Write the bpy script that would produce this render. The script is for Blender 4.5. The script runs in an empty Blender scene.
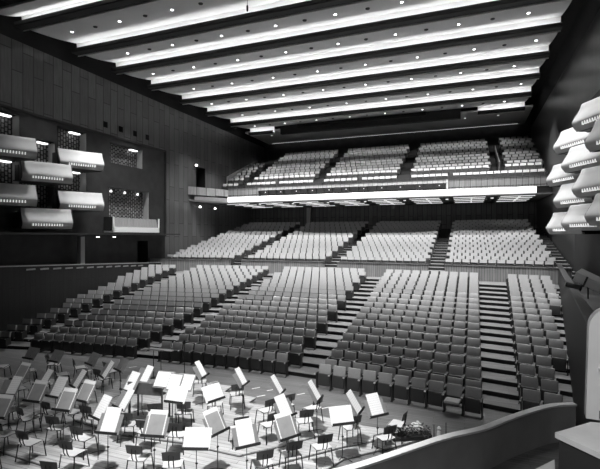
import bpy, bmesh, math, random
from mathutils import Vector, Matrix
random.seed(7)
S = bpy.context.scene
C = S.collection
PI = math.pi
# ------------------------------------------------------------------ camera
YAW = math.radians(20.9); FPX = 440.0; CAM = Vector((9.7, 0.0, 5.6)); HZ = 236.0
cd = bpy.data.cameras.new('camera'); cam = bpy.data.objects.new('camera', cd); C.objects.link(cam)
cam.location = CAM; cam.rotation_euler = (PI/2, 0, YAW)
cd.sensor_width = 36; cd.lens = 36*FPX/600; cd.shift_y = -1.5/600*-1; cd.clip_end = 300; cd.clip_start = .05
S.camera = cam
sa, ca = math.sin(YAW), math.cos(YAW)
def at(u, v, z):                      # pixel -> point on the horizontal plane z
    d = (CAM.z - z)*FPX/(v - HZ); lat = (u-300)/FPX*d
    return Vector((CAM.x + lat*ca - d*sa, CAM.y + lat*sa + d*ca, z))
# ------------------------------------------------------------------ materials
MATS = {}
def mat(name, g, rough=.6, metal=0, noise=None, emit=None, spec=.5, bump=0):
    m = bpy.data.materials.new(name); m.use_nodes = True
    nt = m.node_tree; b = nt.nodes['Principled BSDF']
    b.inputs['Base Color'].default_value = (g, g, g, 1); b.inputs['Roughness'].default_value = rough
    b.inputs['Metallic'].default_value = metal; b.inputs['Specular IOR Level'].default_value = spec
    if emit is not None:
        b.inputs['Emission Color'].default_value = (1, 1, 1, 1); b.inputs['Emission Strength'].default_value = emit
    if noise:
        sc, amt = noise
        tc = nt.nodes.new('ShaderNodeTexCoord'); n = nt.nodes.new('ShaderNodeTexNoise'); r = nt.nodes.new('ShaderNodeValToRGB')
        n.inputs['Scale'].default_value = sc; n.inputs['Detail'].default_value = 4
        nt.links.new(tc.outputs['Object'], n.inputs['Vector']); nt.links.new(n.outputs['Fac'], r.inputs['Fac'])
        r.color_ramp.elements[0].position = .3; r.color_ramp.elements[1].position = .7
        a, c = g*(1-amt), min(1, g*(1+amt))
        r.color_ramp.elements[0].color = (a, a, a, 1); r.color_ramp.elements[1].color = (c, c, c, 1)
        nt.links.new(r.outputs['Color'], b.inputs['Base Color'])
    MATS[name] = m
    return m
def panel_mat(name, g1, g2, gm, axes, width, length, mortar=.02, rough=.4, grain=.25, spec=.4):
    """boards: `axes` = (long axis, across axis) in object space"""
    m = bpy.data.materials.new(name); m.use_nodes = True
    nt = m.node_tree; b = nt.nodes['Principled BSDF']; L = nt.links
    tc = nt.nodes.new('ShaderNodeTexCoord'); sp = nt.nodes.new('ShaderNodeSeparateXYZ'); cb = nt.nodes.new('ShaderNodeCombineXYZ')
    L.new(tc.outputs['Object'], sp.inputs[0])
    L.new(sp.outputs[axes[0]], cb.inputs[0]); L.new(sp.outputs[axes[1]], cb.inputs[1])
    br = nt.nodes.new('ShaderNodeTexBrick'); L.new(cb.outputs[0], br.inputs['Vector'])
    br.inputs['Color1'].default_value = (g1, g1, g1, 1); br.inputs['Color2'].default_value = (g2, g2, g2, 1)
    br.inputs['Mortar'].default_value = (gm, gm, gm, 1); br.inputs['Scale'].default_value = 1
    br.inputs['Mortar Size'].default_value = mortar; br.inputs['Brick Width'].default_value = length
    br.inputs['Row Height'].default_value = width; br.offset = .37; br.inputs['Bias'].default_value = 0
    mp = nt.nodes.new('ShaderNodeMapping'); mp.inputs['Scale'].default_value = (.6, 9, 1); L.new(cb.outputs[0], mp.inputs[0])
    n = nt.nodes.new('ShaderNodeTexNoise'); n.inputs['Scale'].default_value = 1.5; n.inputs['Detail'].default_value = 6
    L.new(mp.outputs[0], n.inputs['Vector'])
    mr = nt.nodes.new('ShaderNodeMapRange'); mr.inputs['To Min'].default_value = 1-grain; mr.inputs['To Max'].default_value = 1+grain
    mr.inputs['From Min'].default_value = .25; mr.inputs['From Max'].default_value = .75
    L.new(n.outputs['Fac'], mr.inputs['Value'])
    mx = nt.nodes.new('ShaderNodeMix'); mx.data_type = 'RGBA'; mx.blend_type = 'MULTIPLY'; mx.inputs[0].default_value = 1
    L.new(br.outputs['Color'], mx.inputs[6]); L.new(mr.outputs[0], mx.inputs[7]); L.new(mx.outputs[2], b.inputs['Base Color'])
    b.inputs['Roughness'].default_value = rough; b.inputs['Specular IOR Level'].default_value = spec
    MATS[name] = m
    return m
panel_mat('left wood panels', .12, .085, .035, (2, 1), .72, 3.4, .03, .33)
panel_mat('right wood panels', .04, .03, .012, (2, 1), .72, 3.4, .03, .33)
panel_mat('back wood panels', .16, .12, .05, (2, 0), .5, 2.6, .03, .5)
panel_mat('parapet boards', .20, .15, .05, (2, 0), .16, 4, .012, .5)
panel_mat('balcony boards', .3, .24, .08, (2, 0), .45, 4, .02, .5)
panel_mat('side wall boards', .016, .012, .006, (2, 1), .35, 4.5, .015, .6)
panel_mat('gallery boards', .09, .07, .02, (2, 1), .7, 4.5, .02, .6)
panel_mat('stage planks', .20, .15, .07, (0, 1), .13, 2.4, .006, .35)
panel_mat('platform planks', .52, .40, .16, (0, 1), .16, 2.0, .006, .45)  # paler than the stage planks, partly in place of the stage light pool
panel_mat('barrier wood', .15, .13, .05, (2, 0), 1.6, 9, .01, .5)
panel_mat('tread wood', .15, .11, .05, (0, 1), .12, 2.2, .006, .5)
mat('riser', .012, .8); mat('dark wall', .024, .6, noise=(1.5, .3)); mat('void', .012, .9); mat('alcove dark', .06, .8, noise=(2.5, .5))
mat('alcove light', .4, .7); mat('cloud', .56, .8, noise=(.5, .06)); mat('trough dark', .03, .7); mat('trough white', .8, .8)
mat('tube', .9, .5, emit=15); mat('downlight', .9, .5, emit=5); mat('soffit light', .9, .5, emit=.9); mat('fascia glow', .9, .5, emit=1.05)
mat('alcove lamp', .9, .5, emit=2)
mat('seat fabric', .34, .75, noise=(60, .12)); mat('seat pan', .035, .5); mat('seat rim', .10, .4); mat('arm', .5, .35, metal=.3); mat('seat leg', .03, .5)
mat('seat pale', .34, .75)
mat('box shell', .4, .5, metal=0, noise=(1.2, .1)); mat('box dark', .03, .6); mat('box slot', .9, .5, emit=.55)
mat('white paint', .75, .5); mat('pleats', .22, .7); mat('chair ply', .62, .4, noise=(6, .08)); mat('chair back', .055, .4, noise=(8, .15)); mat('steel black', .02, .35, metal=.4)
mat('stand desk', .30, .45, metal=.3, noise=(9, .1)); mat('stand lip', .012, .5); mat('stand pole', .12, .35, metal=.6)
mat('white cap', .8, .4); mat('soffit', .16, .8); mat('dark soffit', .4, .8); mat('balcony dark', .03, .7); mat('tape', .8, .6)
mat('pale panel', .5, .45, noise=(3, .08)); mat('desk top', .62, .4, noise=(5, .1)); mat('leaf', .05, .6, noise=(20, .4)); mat('petal', .7, .6); mat('black case', .02, .5); mat('barrier plain', .34, .5, noise=(1.5, .12)); mat('podium wood', .12, .5, noise=(5, .2))
# sheet music: paper with staves
m = bpy.data.materials.new('sheet paper'); m.use_nodes = True; nt = m.node_tree; b = nt.nodes['Principled BSDF']
tc = nt.nodes.new('ShaderNodeTexCoord'); sp = nt.nodes.new('ShaderNodeSeparateXYZ'); nt.links.new(tc.outputs['Object'], sp.inputs[0])
def mth(op, a, bb=None, c=None):
    n = nt.nodes.new('ShaderNodeMath'); n.operation = op
    for i, x in enumerate((a, bb, c)):
        if x is None: continue
        if isinstance(x, (int, float)): n.inputs[i].default_value = x
        else: nt.links.new(x, n.inputs[i])
    return n.outputs[0]
f1 = mth('FRACT', mth('MULTIPLY', sp.outputs[2], 18.0)); stave = mth('LESS_THAN', f1, .45)
f2 = mth('FRACT', mth('MULTIPLY', sp.outputs[2], 160.0)); line = mth('LESS_THAN', f2, .3)
nn = nt.nodes.new('ShaderNodeTexNoise'); nn.inputs['Scale'].default_value = 90; nt.links.new(tc.outputs['Object'], nn.inputs['Vector'])
dots = mth('GREATER_THAN', nn.outputs['Fac'], .58)
ink = mth('MULTIPLY', stave, mth('MAXIMUM', line, dots))
val = mth('SUBTRACT', .88, mth('MULTIPLY', ink, .2))
cc = nt.nodes.new('ShaderNodeCombineColor')
for i in range(3): nt.links.new(val, cc.inputs[i])
nt.links.new(cc.outputs[0], b.inputs['Base Color']); b.inputs['Roughness'].default_value = .7
MATS['sheet paper'] = m
# ------------------------------------------------------------------ mesh helper
class MB:
    def __init__(s): s.v = []; s.f = []; s.m = []; s.mats = []
    def mi(s, name):
        if name not in s.mats: s.mats.append(name)
        return s.mats.index(name)
    def face(s, pts, mt):
        i = len(s.v); s.v += [tuple(p) for p in pts]; s.f.append(tuple(range(i, i+len(pts)))); s.m.append(s.mi(mt))
    def add(s, vs, fs, mt, M=None):
        i = len(s.v)
        s.v += [tuple(M @ Vector(p)) if M else tuple(p) for p in vs]
        k = s.mi(mt)
        for f in fs: s.f.append(tuple(i+j for j in f)); s.m.append(k)
    def box(s, c, d, mt, M=None):
        x, y, z = c; a, b_, e = d[0]/2, d[1]/2, d[2]/2
        vs = [(x+i*a, y+j*b_, z+k*e) for i in (-1, 1) for j in (-1, 1) for k in (-1, 1)]
        s.add(vs, [(0, 1, 3, 2), (4, 6, 7, 5), (0, 4, 5, 1), (2, 3, 7, 6), (0, 2, 6, 4), (1, 5, 7, 3)], mt, M)
    def rbox(s, c, d, mt, M=None, r=.02):          # box with rounded corners (chamfer on every edge)
        bm = bmesh.new(); bmesh.ops.create_cube(bm, size=1)
        for v in bm.verts: v.co = Vector((v.co.x*d[0]+c[0], v.co.y*d[1]+c[1], v.co.z*d[2]+c[2]))
        bmesh.ops.bevel(bm, geom=bm.edges[:], offset=r, segments=2, affect='EDGES', profile=.5)
        s.add([v.co.copy() for v in bm.verts], [[v.index for v in f.verts] for f in bm.faces], mt, M); bm.free()
    def prism(s, prof, axis, a, b_, mt, M=None, caps=True, capmt=None):
        """prof: closed 2D polygon; axis 'x','y','z' extruded a..b"""
        def P(p, t):
            return {'x': (t, p[0], p[1]), 'y': (p[0], t, p[1]), 'z': (p[0], p[1], t)}[axis]
        n = len(prof); vs = [P(p, a) for p in prof]+[P(p, b_) for p in prof]
        s.add(vs, [(i, (i+1) % n, n+(i+1) % n, n+i) for i in range(n)], mt, M)
        if caps: s.add(vs, [tuple(range(n)), tuple(range(2*n-1, n-1, -1))], capmt or mt, M)
    def tube(s, pts, r, mt, n=8, M=None, caps=True):
        pts = [Vector(p) for p in pts]; rings = []
        for i, p in enumerate(pts):
            t = (pts[min(i+1, len(pts)-1)]-pts[max(i-1, 0)]).normalized()
            up = Vector((0, 0, 1)) if abs(t.z) < .9 else Vector((1, 0, 0))
            a = t.cross(up).normalized(); b_ = t.cross(a)
            rr = r[i] if isinstance(r, (list, tuple)) else r
            rings.append([p+rr*(math.cos(2*PI*k/n)*a+math.sin(2*PI*k/n)*b_) for k in range(n)])
        vs = [q for ring in rings for q in ring]; fs = []
        for i in range(len(pts)-1):
            for k in range(n): fs.append((i*n+k, i*n+(k+1) % n, (i+1)*n+(k+1) % n, (i+1)*n+k))
        if caps: fs += [tuple(range(n)), tuple(range((len(pts)-1)*n, len(pts)*n))[::-1]]
        s.add(vs, fs, mt, M)
    def lathe(s, prof, mt, c=(0, 0, 0), n=20, M=None):
        vs = []; fs = []
        for r, z in prof:
            for k in range(n): vs.append((c[0]+r*math.cos(2*PI*k/n), c[1]+r*math.sin(2*PI*k/n), c[2]+z))
        for i in range(len(prof)-1):
            for k in range(n): fs.append((i*n+k, i*n+(k+1) % n, (i+1)*n+(k+1) % n, (i+1)*n+k))
        fs += [tuple(range(n))[::-1], tuple(range((len(prof)-1)*n, len(prof)*n))]
        s.add(vs, fs, mt, M)
    def mesh(s, name, smooth=False):
        me = bpy.data.meshes.new(name); me.from_pydata(s.v, [], s.f)
        for n_ in s.mats: me.materials.append(MATS[n_])
        me.polygons.foreach_set('material_index', s.m)
        bm = bmesh.new(); bm.from_mesh(me); bmesh.ops.recalc_face_normals(bm, faces=bm.faces[:]); bm.to_mesh(me); bm.free()
        if smooth:
            me.polygons.foreach_set('use_smooth', [True]*len(me.polygons))
            try: me.set_sharp_from_angle(angle=math.radians(40))
            except Exception: pass
        me.update(); return me
    def build(s, name, parent=None, smooth=False, loc=None):
        o = bpy.data.objects.new(name, s.mesh(name, smooth)); C.objects.link(o)
        if parent: o.parent = parent
        if loc is not None: o.location = loc
        return o
def tag(o, label, cat, group=None, kind=None):
    o['label'] = label; o['category'] = cat
    if group: o['group'] = group
    if kind: o['kind'] = kind
    return o
def struct(o, label=None):
    o['kind'] = 'structure'
    if label: o['label'] = label
    return o
def empty(name, loc, rz=0, label=None, cat=None, group=None):
    o = bpy.data.objects.new(name, None); C.objects.link(o); o.location = loc; o.rotation_euler = (0, 0, rz); o.empty_display_size = .1
    if label: tag(o, label, cat, group)
    return o
def child_list(o, cache={}):
    return cache.setdefault(o.name, list(o.children))
def copy_tree(o, loc, rz, label, group=None):
    r = o.copy(); C.objects.link(r); r.location = loc; r.rotation_euler = (0, 0, rz); r['label'] = label
    if group: r['group'] = group
    for ch in child_list(o):
        c = ch.copy(); C.objects.link(c); c.parent = r
        for g in child_list(ch):
            d = g.copy(); C.objects.link(d); d.parent = c
    return r
ORD = ['first', 'second', 'third', 'fourth', 'fifth', 'sixth', 'seventh', 'eighth', 'ninth', 'tenth', 'eleventh', 'twelfth', 'thirteenth',
       'fourteenth', 'fifteenth', 'sixteenth', 'seventeenth', 'eighteenth', 'nineteenth', 'twentieth', 'twenty-first']
# ------------------------------------------------------------------ stalls terraces
R = 55.0
def arc(x): return math.sqrt(R*R - x*x) - R
PITCH, RISE, Y0 = .88, .153, 16.5
NROW = 17
def terrace(name, y0, n, pitch, rise, z0, x0, x1, last, base=0.0, seg=28, arcf=arc, tread='tread wood', x1f=None):
    mb = MB(); xs = [x0+(x1-x0)*i/seg for i in range(seg+1)]
    for k in range(n):
        za, zb = z0+rise*k, z0+rise*(k+1); ya = y0+pitch*k; yb = y0+pitch*(k+1) if k < n-1 else last
        for i in range(seg):
            a, b_ = xs[i], xs[i+1]
            aa, ab = arcf(a), arcf(b_)
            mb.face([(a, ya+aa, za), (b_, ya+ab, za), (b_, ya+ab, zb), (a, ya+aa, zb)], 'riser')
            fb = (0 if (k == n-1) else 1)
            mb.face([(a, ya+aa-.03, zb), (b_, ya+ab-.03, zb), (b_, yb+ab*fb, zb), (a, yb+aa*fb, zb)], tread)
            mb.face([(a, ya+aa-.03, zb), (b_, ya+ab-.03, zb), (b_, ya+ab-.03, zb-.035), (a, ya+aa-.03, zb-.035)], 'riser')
    return struct(mb.build(name))
terrace('floor_stalls', Y0, NROW, PITCH, RISE, 0, -16.1, 16.1, 33.0)
ZX = RISE*NROW      # cross aisle height
mb = MB(); mb.face([(-16.2, -2, 0), (16.2, -2, 0), (16.2, 31, 0), (-16.2, 31, 0)], 'stage planks'); struct(mb.build('floor'))
# rear stalls
def arc2(x): return arc(x)*.6
RY0, RN, RP, RR, RZ0 = 33.4, 18, .88, .19, 3.12
def xs_range(x0, x1, n): return [x0+(x1-x0)*(i+.5)/n for i in range(n)]
mbf = MB()
seg = 30
for k in range(RN):
    z = RZ0+RR*k; ya = RY0-.62+RP*k; yb = ya+RP if k < RN-1 else 50.2
    for i in range(seg):
        a, b_ = -16.1+32.2*i/seg, -16.1+32.2*(i+1)/seg
        A, B = arc2(a), arc2(b_)
        fb = 1 if k < RN-1 else 0
        zl = z-RR if k else ZX
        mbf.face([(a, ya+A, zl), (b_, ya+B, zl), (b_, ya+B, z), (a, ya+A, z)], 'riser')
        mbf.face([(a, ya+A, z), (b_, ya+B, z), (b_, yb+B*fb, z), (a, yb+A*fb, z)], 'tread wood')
struct(mbf.build('floor_rear_stalls'))
# rear stalls parapet with gaps at the aisles, cap on top
REAR_BLOCKS = [(-15.6, -8.7, 12), (-7.5, -.7, 12), (.5, 7.0, 12), (8.3, 15.0, 12)]
par = []
for j, (a, b_) in enumerate([(-15.9, -8.6), (-7.6, -.6), (.4, 7.1), (8.2, 15.6)]):
    mb = MB(); n = 12
    for i in range(n):
        p, q = a+(b_-a)*i/n, a+(b_-a)*(i+1)/n; yp, yq = 32.2+arc2(p), 32.2+arc2(q)
        M = None
        mb.add([(p, yp, ZX), (q, yq, ZX), (q, yq+.1, ZX), (p, yp+.1, ZX), (p, yp, 3.58), (q, yq, 3.58), (q, yq+.1, 3.58), (p, yp+.1, 3.58)],
               [(0, 1, 5, 4), (2, 3, 7, 6), (4, 5, 6, 7), (0, 4, 7, 3), (1, 2, 6, 5)], 'parapet boards')
    root = empty('parapet_wall', (0, 0, 0), 0, 'wood panelled parapet before the rear stalls, ' + ['leftmost, against the left wall', 'left of the middle aisle', 'right of the middle aisle', 'rightmost, near the side boxes'][j], 'parapet', 'parapets before the rear stalls')
    mb.build('panelling', root)
    mc = MB()
    for i in range(n):
        p, q = a+(b_-a)*i/n, a+(b_-a)*(i+1)/n; yp, yq = 32.15+arc2(p), 32.15+arc2(q)
        mc.add([(p, yp, 3.58), (q, yq, 3.58), (q, yq+.2, 3.58), (p, yp+.2, 3.58), (p, yp, 3.64), (q, yq, 3.64), (q, yq+.2, 3.64), (p, yp+.2, 3.64)],
               [(0, 1, 5, 4), (2, 3, 7, 6), (4, 5, 6, 7), (0, 4, 7, 3), (1, 2, 6, 5), (0, 1, 2, 3)], 'seat rim')
    mc.build('rail_cap', root)
# ------------------------------------------------------------------ theatre seats
TILT = Matrix.Rotation(math.radians(-12), 4, 'X')
def seat_parts(down=False):
    """facing -Y, back at y=0, floor z=0; returns dict of MB"""
    d = {}
    Mb = Matrix.Translation((0, -.10, .44)) @ TILT
    mb = MB(); mb.rbox((0, 0, .24), (.475, .075, .38), 'seat fabric', Mb, .025); d['backrest'] = mb
    mb = MB(); mb.rbox((0, .045, .2), (.48, .02, .44), 'seat rim', Mb, .008); d['back_shell'] = mb
    mb = MB()
    if down:
        mb.rbox((0, -.33, .42), (.46, .42, .08), 'seat fabric', None, .03); mb.box((0, -.33, .375), (.44, .4, .02), 'seat rim')
    else:
        Mp = Matrix.Translation((0, -.21, .10)) @ Matrix.Rotation(math.radians(-4), 4, 'X')
        mb.rbox((0, -.02, .24), (.455, .035, .43), 'seat pan', Mp, .015)
        mb.rbox((0, .02, .24), (.47, .06, .45), 'seat rim', Mp, .025)
    d['seat_pan'] = mb
    for nm, sx in (('left', -1), ('right', 1)):
        mb = MB(); mb.box((sx*.272, -.16, .28), (.025, .2, .56), 'seat leg'); mb.box((sx*.272, -.16, .01), (.05, .3, .02), 'seat leg')
        d[nm] = mb
        mb = MB(); mb.rbox((sx*.272, -.2, .585), (.045, .36, .03), 'seat rim', None, .01); mb.rbox((sx*.272, -.385, .575), (.05, .03, .045), 'arm', None, .008)
        d[nm+'arm'] = mb
    return d
def make_seat(name, down=False):
    root = empty(name, (0, 0, 0), 0, 'seat', 'theatre seat')
    d = seat_parts(down)
    done = {}
    for k, mb in d.items():
        nm = {'left': 'standard', 'right': 'standard', 'leftarm': 'armrest', 'rightarm': 'armrest', 'back_shell': 'shell'}.get(k, k)
        done[k] = mb.build(nm, done['backrest'] if k == 'back_shell' else done[k[:-3]] if k.endswith('arm') else root, smooth=True)
    return root
def simple_seat(mb, x, y, z, rz, fab='seat fabric'):
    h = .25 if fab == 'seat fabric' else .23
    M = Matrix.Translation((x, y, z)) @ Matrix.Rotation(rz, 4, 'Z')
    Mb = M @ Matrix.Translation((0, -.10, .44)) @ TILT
    mb.box((0, .005, .43-h/2), (.475, .11, h), fab, Mb); mb.box((0, .03, .1), (.46, .03, .22), 'seat rim', Mb)  # shortened pad; dark strip below stands in for shade between rows
    mb.box((0, -.21, .34), (.45, .06, .42), 'seat pan', M)
    for sx in (-1, 1): mb.box((sx*.272, -.2, .42), (.03, .34, .34), 'seat leg', M)
    mb.box((.272, -.38, .58), (.04, .03, .04), 'arm', M)
BLK = ['far left block against the side wall', 'block left of centre', 'centre block', 'block right of centre', 'far right block by the side wall']
seats = []     # x, y, z, rz, label
def wallx(y): return 12.6 + (y-14.5)/(31-14.5)*2.3
def add_row(k, y, z, bi, x0, n, w=.565):
    for i in range(n):
        x = x0+w*(i+.5)+((.14 if k % 2 else -.14) if bi == 2 else 0)
        if abs(x)+.27 > wallx(y+arc(x)): continue
        seats.append((x, y+arc(x), z, -math.asin(x/R), k, bi, i))
for k in range(NROW):
    y, z = Y0-.05+PITCH*k, RISE*k
    f = k/16
    add_row(k, y, z, 2, -3.1, 11)
    add_row(k, y, z, 3, 4.5 - .1*f, 10, .565+.03*f)
    add_row(k, y, z, 1, -4.5+.1*f-(.565+.03*f)*10, 10, .565+.03*f)
    nr = 2 if k <= 4 else 3 if k <= 8 else 4 if k <= 12 else 5
    add_row(k, y, z, 4, 11.25+.65*f, 6)
    nl = 2 if k <= 4 else 3 if k <= 8 else 4 if k <= 12 else 5
    add_row(k, y, z, 0, -11.4-.6*f-.565*6, 6)
add_row(-1, 15.75, 0, 3, 4.5, 10)
seats.sort(key=lambda s: (s[0]-CAM.x)**2+(s[1]-CAM.y)**2)
vis = seats[:300]; rest = seats[300:]
proto = make_seat('theatre_chair'); proto_down = make_seat('theatre_chair', True)
used = {False: False, True: False}
for (x, y, z, rz, k, bi, i) in vis:
    down = (k == -1 and bi == 3 and i == 8)
    row = 'front floor row' if k == -1 else ('front row' if (k == 0 and bi != 3) else (ORD[k+1] if bi == 3 else ORD[k]) + ' row')
    lab = '%supholstered seat, %s from left in %s of %s' % ('folded-down ' if down else '', ORD[i], row, BLK[bi])
    src = proto_down if down else proto
    if not used[down]:
        used[down] = True; child_list(src)
        for ch in src.children: child_list(ch)
        src.location = (x, y, z); src.rotation_euler = (0, 0, rz); src['label'] = lab; src['group'] = 'upholstered seats in the front stalls'
    else: copy_tree(src, (x, y, z), rz, lab, 'upholstered seats in the front stalls')
big = MB()
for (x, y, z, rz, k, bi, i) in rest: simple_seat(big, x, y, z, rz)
for k in range(RN):
    for (a, b_, n) in REAR_BLOCKS:
        for x in xs_range(a, b_, n):
            if x < -15.2 + .0*k: continue
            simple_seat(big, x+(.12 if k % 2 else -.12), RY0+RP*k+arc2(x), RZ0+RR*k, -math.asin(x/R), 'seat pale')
# balcony seats
BN, BP, BR, BZ0, BY0 = 11, .88, .42, 11.25, 43.9
BAL_BLOCKS = [(-15.6, -13.6), (-12.4, -5.2), (-4.0, 3.3), (4.6, 11.6), (12.9, 15.9)]
for (a, b_) in BAL_BLOCKS:
    n = max(2, int(round((b_-a)/.58)))
    for k in range(BN):
        if a < -13 and k > 6: continue
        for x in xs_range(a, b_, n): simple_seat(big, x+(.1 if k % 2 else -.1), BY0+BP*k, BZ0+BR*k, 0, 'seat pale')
for (a, b_) in [(-15.6, -13.6), (-12.6, -9.2), (-8.8, -5.0), (-3.9, -.4), (0, 3.4), (4.7, 8.0), (8.4, 15.8)]:
    n = max(2, int(round((b_-a)/.58)))
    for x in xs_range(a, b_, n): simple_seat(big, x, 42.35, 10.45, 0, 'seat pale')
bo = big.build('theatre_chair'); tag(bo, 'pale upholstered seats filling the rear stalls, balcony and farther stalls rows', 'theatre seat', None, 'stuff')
# ------------------------------------------------------------------ walls
def wall_holes(mb, fx, y0, y1, z0, z1, holes, mt):
    ys = sorted({y0, y1, *[h[0] for h in holes], *[h[1] for h in holes]}); zs = sorted({z0, z1, *[h[2] for h in holes], *[h[3] for h in holes]})
    for i in range(len(ys)-1):
        for j in range(len(zs)-1):
            cy, cz = (ys[i]+ys[i+1])/2, (zs[j]+zs[j+1])/2
            if not (y0 <= cy <= y1 and z0 <= cz <= z1): continue
            if any(h[0] < cy < h[1] and h[2] < cz < h[3] for h in holes): continue
            mb.face([(fx, ys[i], zs[j]), (fx, ys[i+1], zs[j]), (fx, ys[i+1], zs[j+1]), (fx, ys[i], zs[j+1])], mt)
WX = 16.2
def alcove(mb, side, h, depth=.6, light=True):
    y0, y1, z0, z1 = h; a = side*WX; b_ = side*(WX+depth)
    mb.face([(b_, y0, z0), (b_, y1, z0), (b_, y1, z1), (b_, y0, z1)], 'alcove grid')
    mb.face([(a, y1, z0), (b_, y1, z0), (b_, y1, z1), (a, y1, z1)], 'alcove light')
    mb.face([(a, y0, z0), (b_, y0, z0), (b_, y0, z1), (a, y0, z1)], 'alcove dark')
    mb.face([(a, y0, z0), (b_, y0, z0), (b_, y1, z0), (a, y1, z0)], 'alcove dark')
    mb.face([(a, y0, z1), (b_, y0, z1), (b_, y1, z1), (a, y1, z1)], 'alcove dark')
panel_mat('alcove grid', .38, .16, .02, (2, 1), .22, .3, .045, .6, .5)
L_COLS = [(23.8, 10.15), (23.8, 7.35), (21.2, 8.95), (21.2, 6.05), (18.7, 10.15), (18.7, 7.35), (16.2, 8.95), (16.2, 6.05)]
R_COLS = [(29.4, 8.5), (29.4, 5.7), (27.1, 10.0), (27.1, 7.1), (24.9, 8.7), (24.9, 5.85), (22.5, 10.2), (22.5, 7.3), (20.2, 8.9), (20.2, 6.0), (17.9, 10.3), (17.9, 7.4)]
def box_holes(cols): return [(yf-1.9, yf+.5, zb+1.45, min(zb+2.9, 13.1)) for yf, zb in cols]
Lh = box_holes(L_COLS); Rh = box_holes(R_COLS)
royal = [(26.6, 30.2, 11.3, 12.9), (26.4, 31.0, 7.0, 9.4)]
sq = [(y, y+.45, 13.9, 14.35) for y in (25.9, 27.5, 29.1, 30.6)]
mb = MB()
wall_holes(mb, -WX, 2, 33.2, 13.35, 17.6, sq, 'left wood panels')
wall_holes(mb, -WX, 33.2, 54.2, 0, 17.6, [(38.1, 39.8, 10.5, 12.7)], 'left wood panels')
wall_holes(mb, -WX, 2, 33.2, 5.7, 13.35, Lh+royal, 'dark wall')
wall_holes(mb, -WX, 2, 33.2, 0, 5.7, [(29.6, 30.9, 2.6, 5.2)], 'dark wall')
struct(mb.build('wall_left'))
mb = MB()
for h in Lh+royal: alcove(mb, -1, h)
for h in sq: mb.face([(-WX-.5, h[0]-.2, h[2]-.2), (-WX-.5, h[1]+.6, h[2]-.2), (-WX-.5, h[1]+.6, h[3]+.6), (-WX-.5, h[0]-.2, h[3]+.6)], 'void')
for h in ((38.1, 39.8, 10.5, 12.7), (29.6, 30.9, 2.6, 5.2)):
    y0, y1, z0, z1 = h; a, b_ = -WX, -WX-1
    for q in ([(b_, y0, z0), (b_, y1, z0), (b_, y1, z1), (b_, y0, z1)], [(a, y1, z0), (b_, y1, z0), (b_, y1, z1), (a, y1, z1)], [(a, y0, z1), (b_, y0, z1), (b_, y1, z1), (a, y1, z1)], [(a, y0, z0), (b_, y0, z0), (b_, y1, z0), (a, y1, z0)]):
        mb.face(q, 'void')
struct(mb.build('wall_left_alcoves'))
# proud frieze strip under the panelling + frame of the box zone
mb = MB(); mb.box((-WX+.06, 17.6, 13.35), (.12, 31.2, .12), 'dark wall'); struct(mb.build('trim_1'))
mb = MB(); mb.box((-WX+.06, 33.2, 9.5), (.12, .12, 7.8), 'dark wall'); struct(mb.build('trim_2'))
mb = MB()
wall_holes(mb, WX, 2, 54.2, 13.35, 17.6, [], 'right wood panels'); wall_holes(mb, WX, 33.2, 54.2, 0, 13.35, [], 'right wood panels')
wall_holes(mb, WX, 2, 33.2, 0, 13.35, Rh, 'dark wall'); struct(mb.build('wall_right'))
mb = MB()
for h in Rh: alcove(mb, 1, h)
struct(mb.build('wall_right_alcoves'))
mb = MB(); mb.face([(-WX, 50.2, 0), (WX, 50.2, 0), (WX, 50.2, 9.6), (-WX, 50.2, 9.6)], 'back wood panels'); struct(mb.build('wall_back_rear_stalls'))
mb = MB(); mb.face([(-WX, 54.2, 9), (WX, 54.2, 9), (WX, 54.2, 19.6), (-WX, 54.2, 19.6)], 'dark wall'); struct(mb.build('wall_back'))
mb = MB(); mb.box((-8.2, 49.9, 7.75), (.45, .45, 2.5), 'alcove light'); tag(mb.build('pilaster'), 'pale square pilaster on the rear stalls back wall', 'pilaster')
# void above the clouds
mb = MB(); mb.face([(-WX-.1, 2, 19.6), (WX+.1, 2, 19.6), (WX+.1, 54.2, 19.6), (-WX-.1, 54.2, 19.6)], 'void'); struct(mb.build('ceiling_void'))
for s_ in (-1, 1):
    mb = MB(); mb.face([(s_*WX, 2, 17.6), (s_*WX, 54.2, 17.6), (s_*WX, 54.2, 19.6), (s_*WX, 2, 19.6)], 'void'); struct(mb.build('wall_%s_upper' % ('left' if s_ < 0 else 'right')))
# ------------------------------------------------------------------ lamps in alcoves
def alcove_lamp(side, h, label):
    y0, y1, z0, z1 = h; r = empty('alcove_lamp', (side*(WX+.3), y1-.75, z1-.12), 0, label, 'lamp', 'lamps in the box alcoves')
    mb = MB(); mb.box((0, 0, .05), (.4, 1.1, .06), 'box dark'); mb.build('housing', r)
    mb = MB(); mb.rbox((0, 0, -.02), (.3, .8, .09), 'alcove lamp', None, .03); mb.build('diffuser', r)
pos = {(0): 'top right', 1: 'lower right', 2: 'top middle', 3: 'bottom middle', 4: 'top left', 5: 'lower left', 6: 'upper, outside the picture', 7: 'lower, outside the picture'}
LB = ['upper box of the far column', 'lower box of the far column', 'upper box of the middle column', 'lower box of the middle column', 'upper box of the near column', 'lower box of the near column', 'upper box of the nearest column', 'lower box of the nearest column']
for i in (0, 1, 2, 4, 5): alcove_lamp(-1, Lh[i], 'lit ceiling lamp in the left wall alcove behind the ' + LB[i])
alcove_lamp(-1, royal[0], 'lit ceiling lamp in small alcove above the square left box')
rl = empty('wall_lamp', (-WX-.5, 28.7, 9.15), 0, 'row of three small lamps above the draped square box', 'lamp')
for y in (-1.5, 0, 1.5):
    mb = MB(); mb.lathe([(.03, -.07), (.09, -.07), (.08, .05), (.04, .1)], 'alcove lamp', (0, y, 0), 12); mb.build('spotlight', rl)
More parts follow.
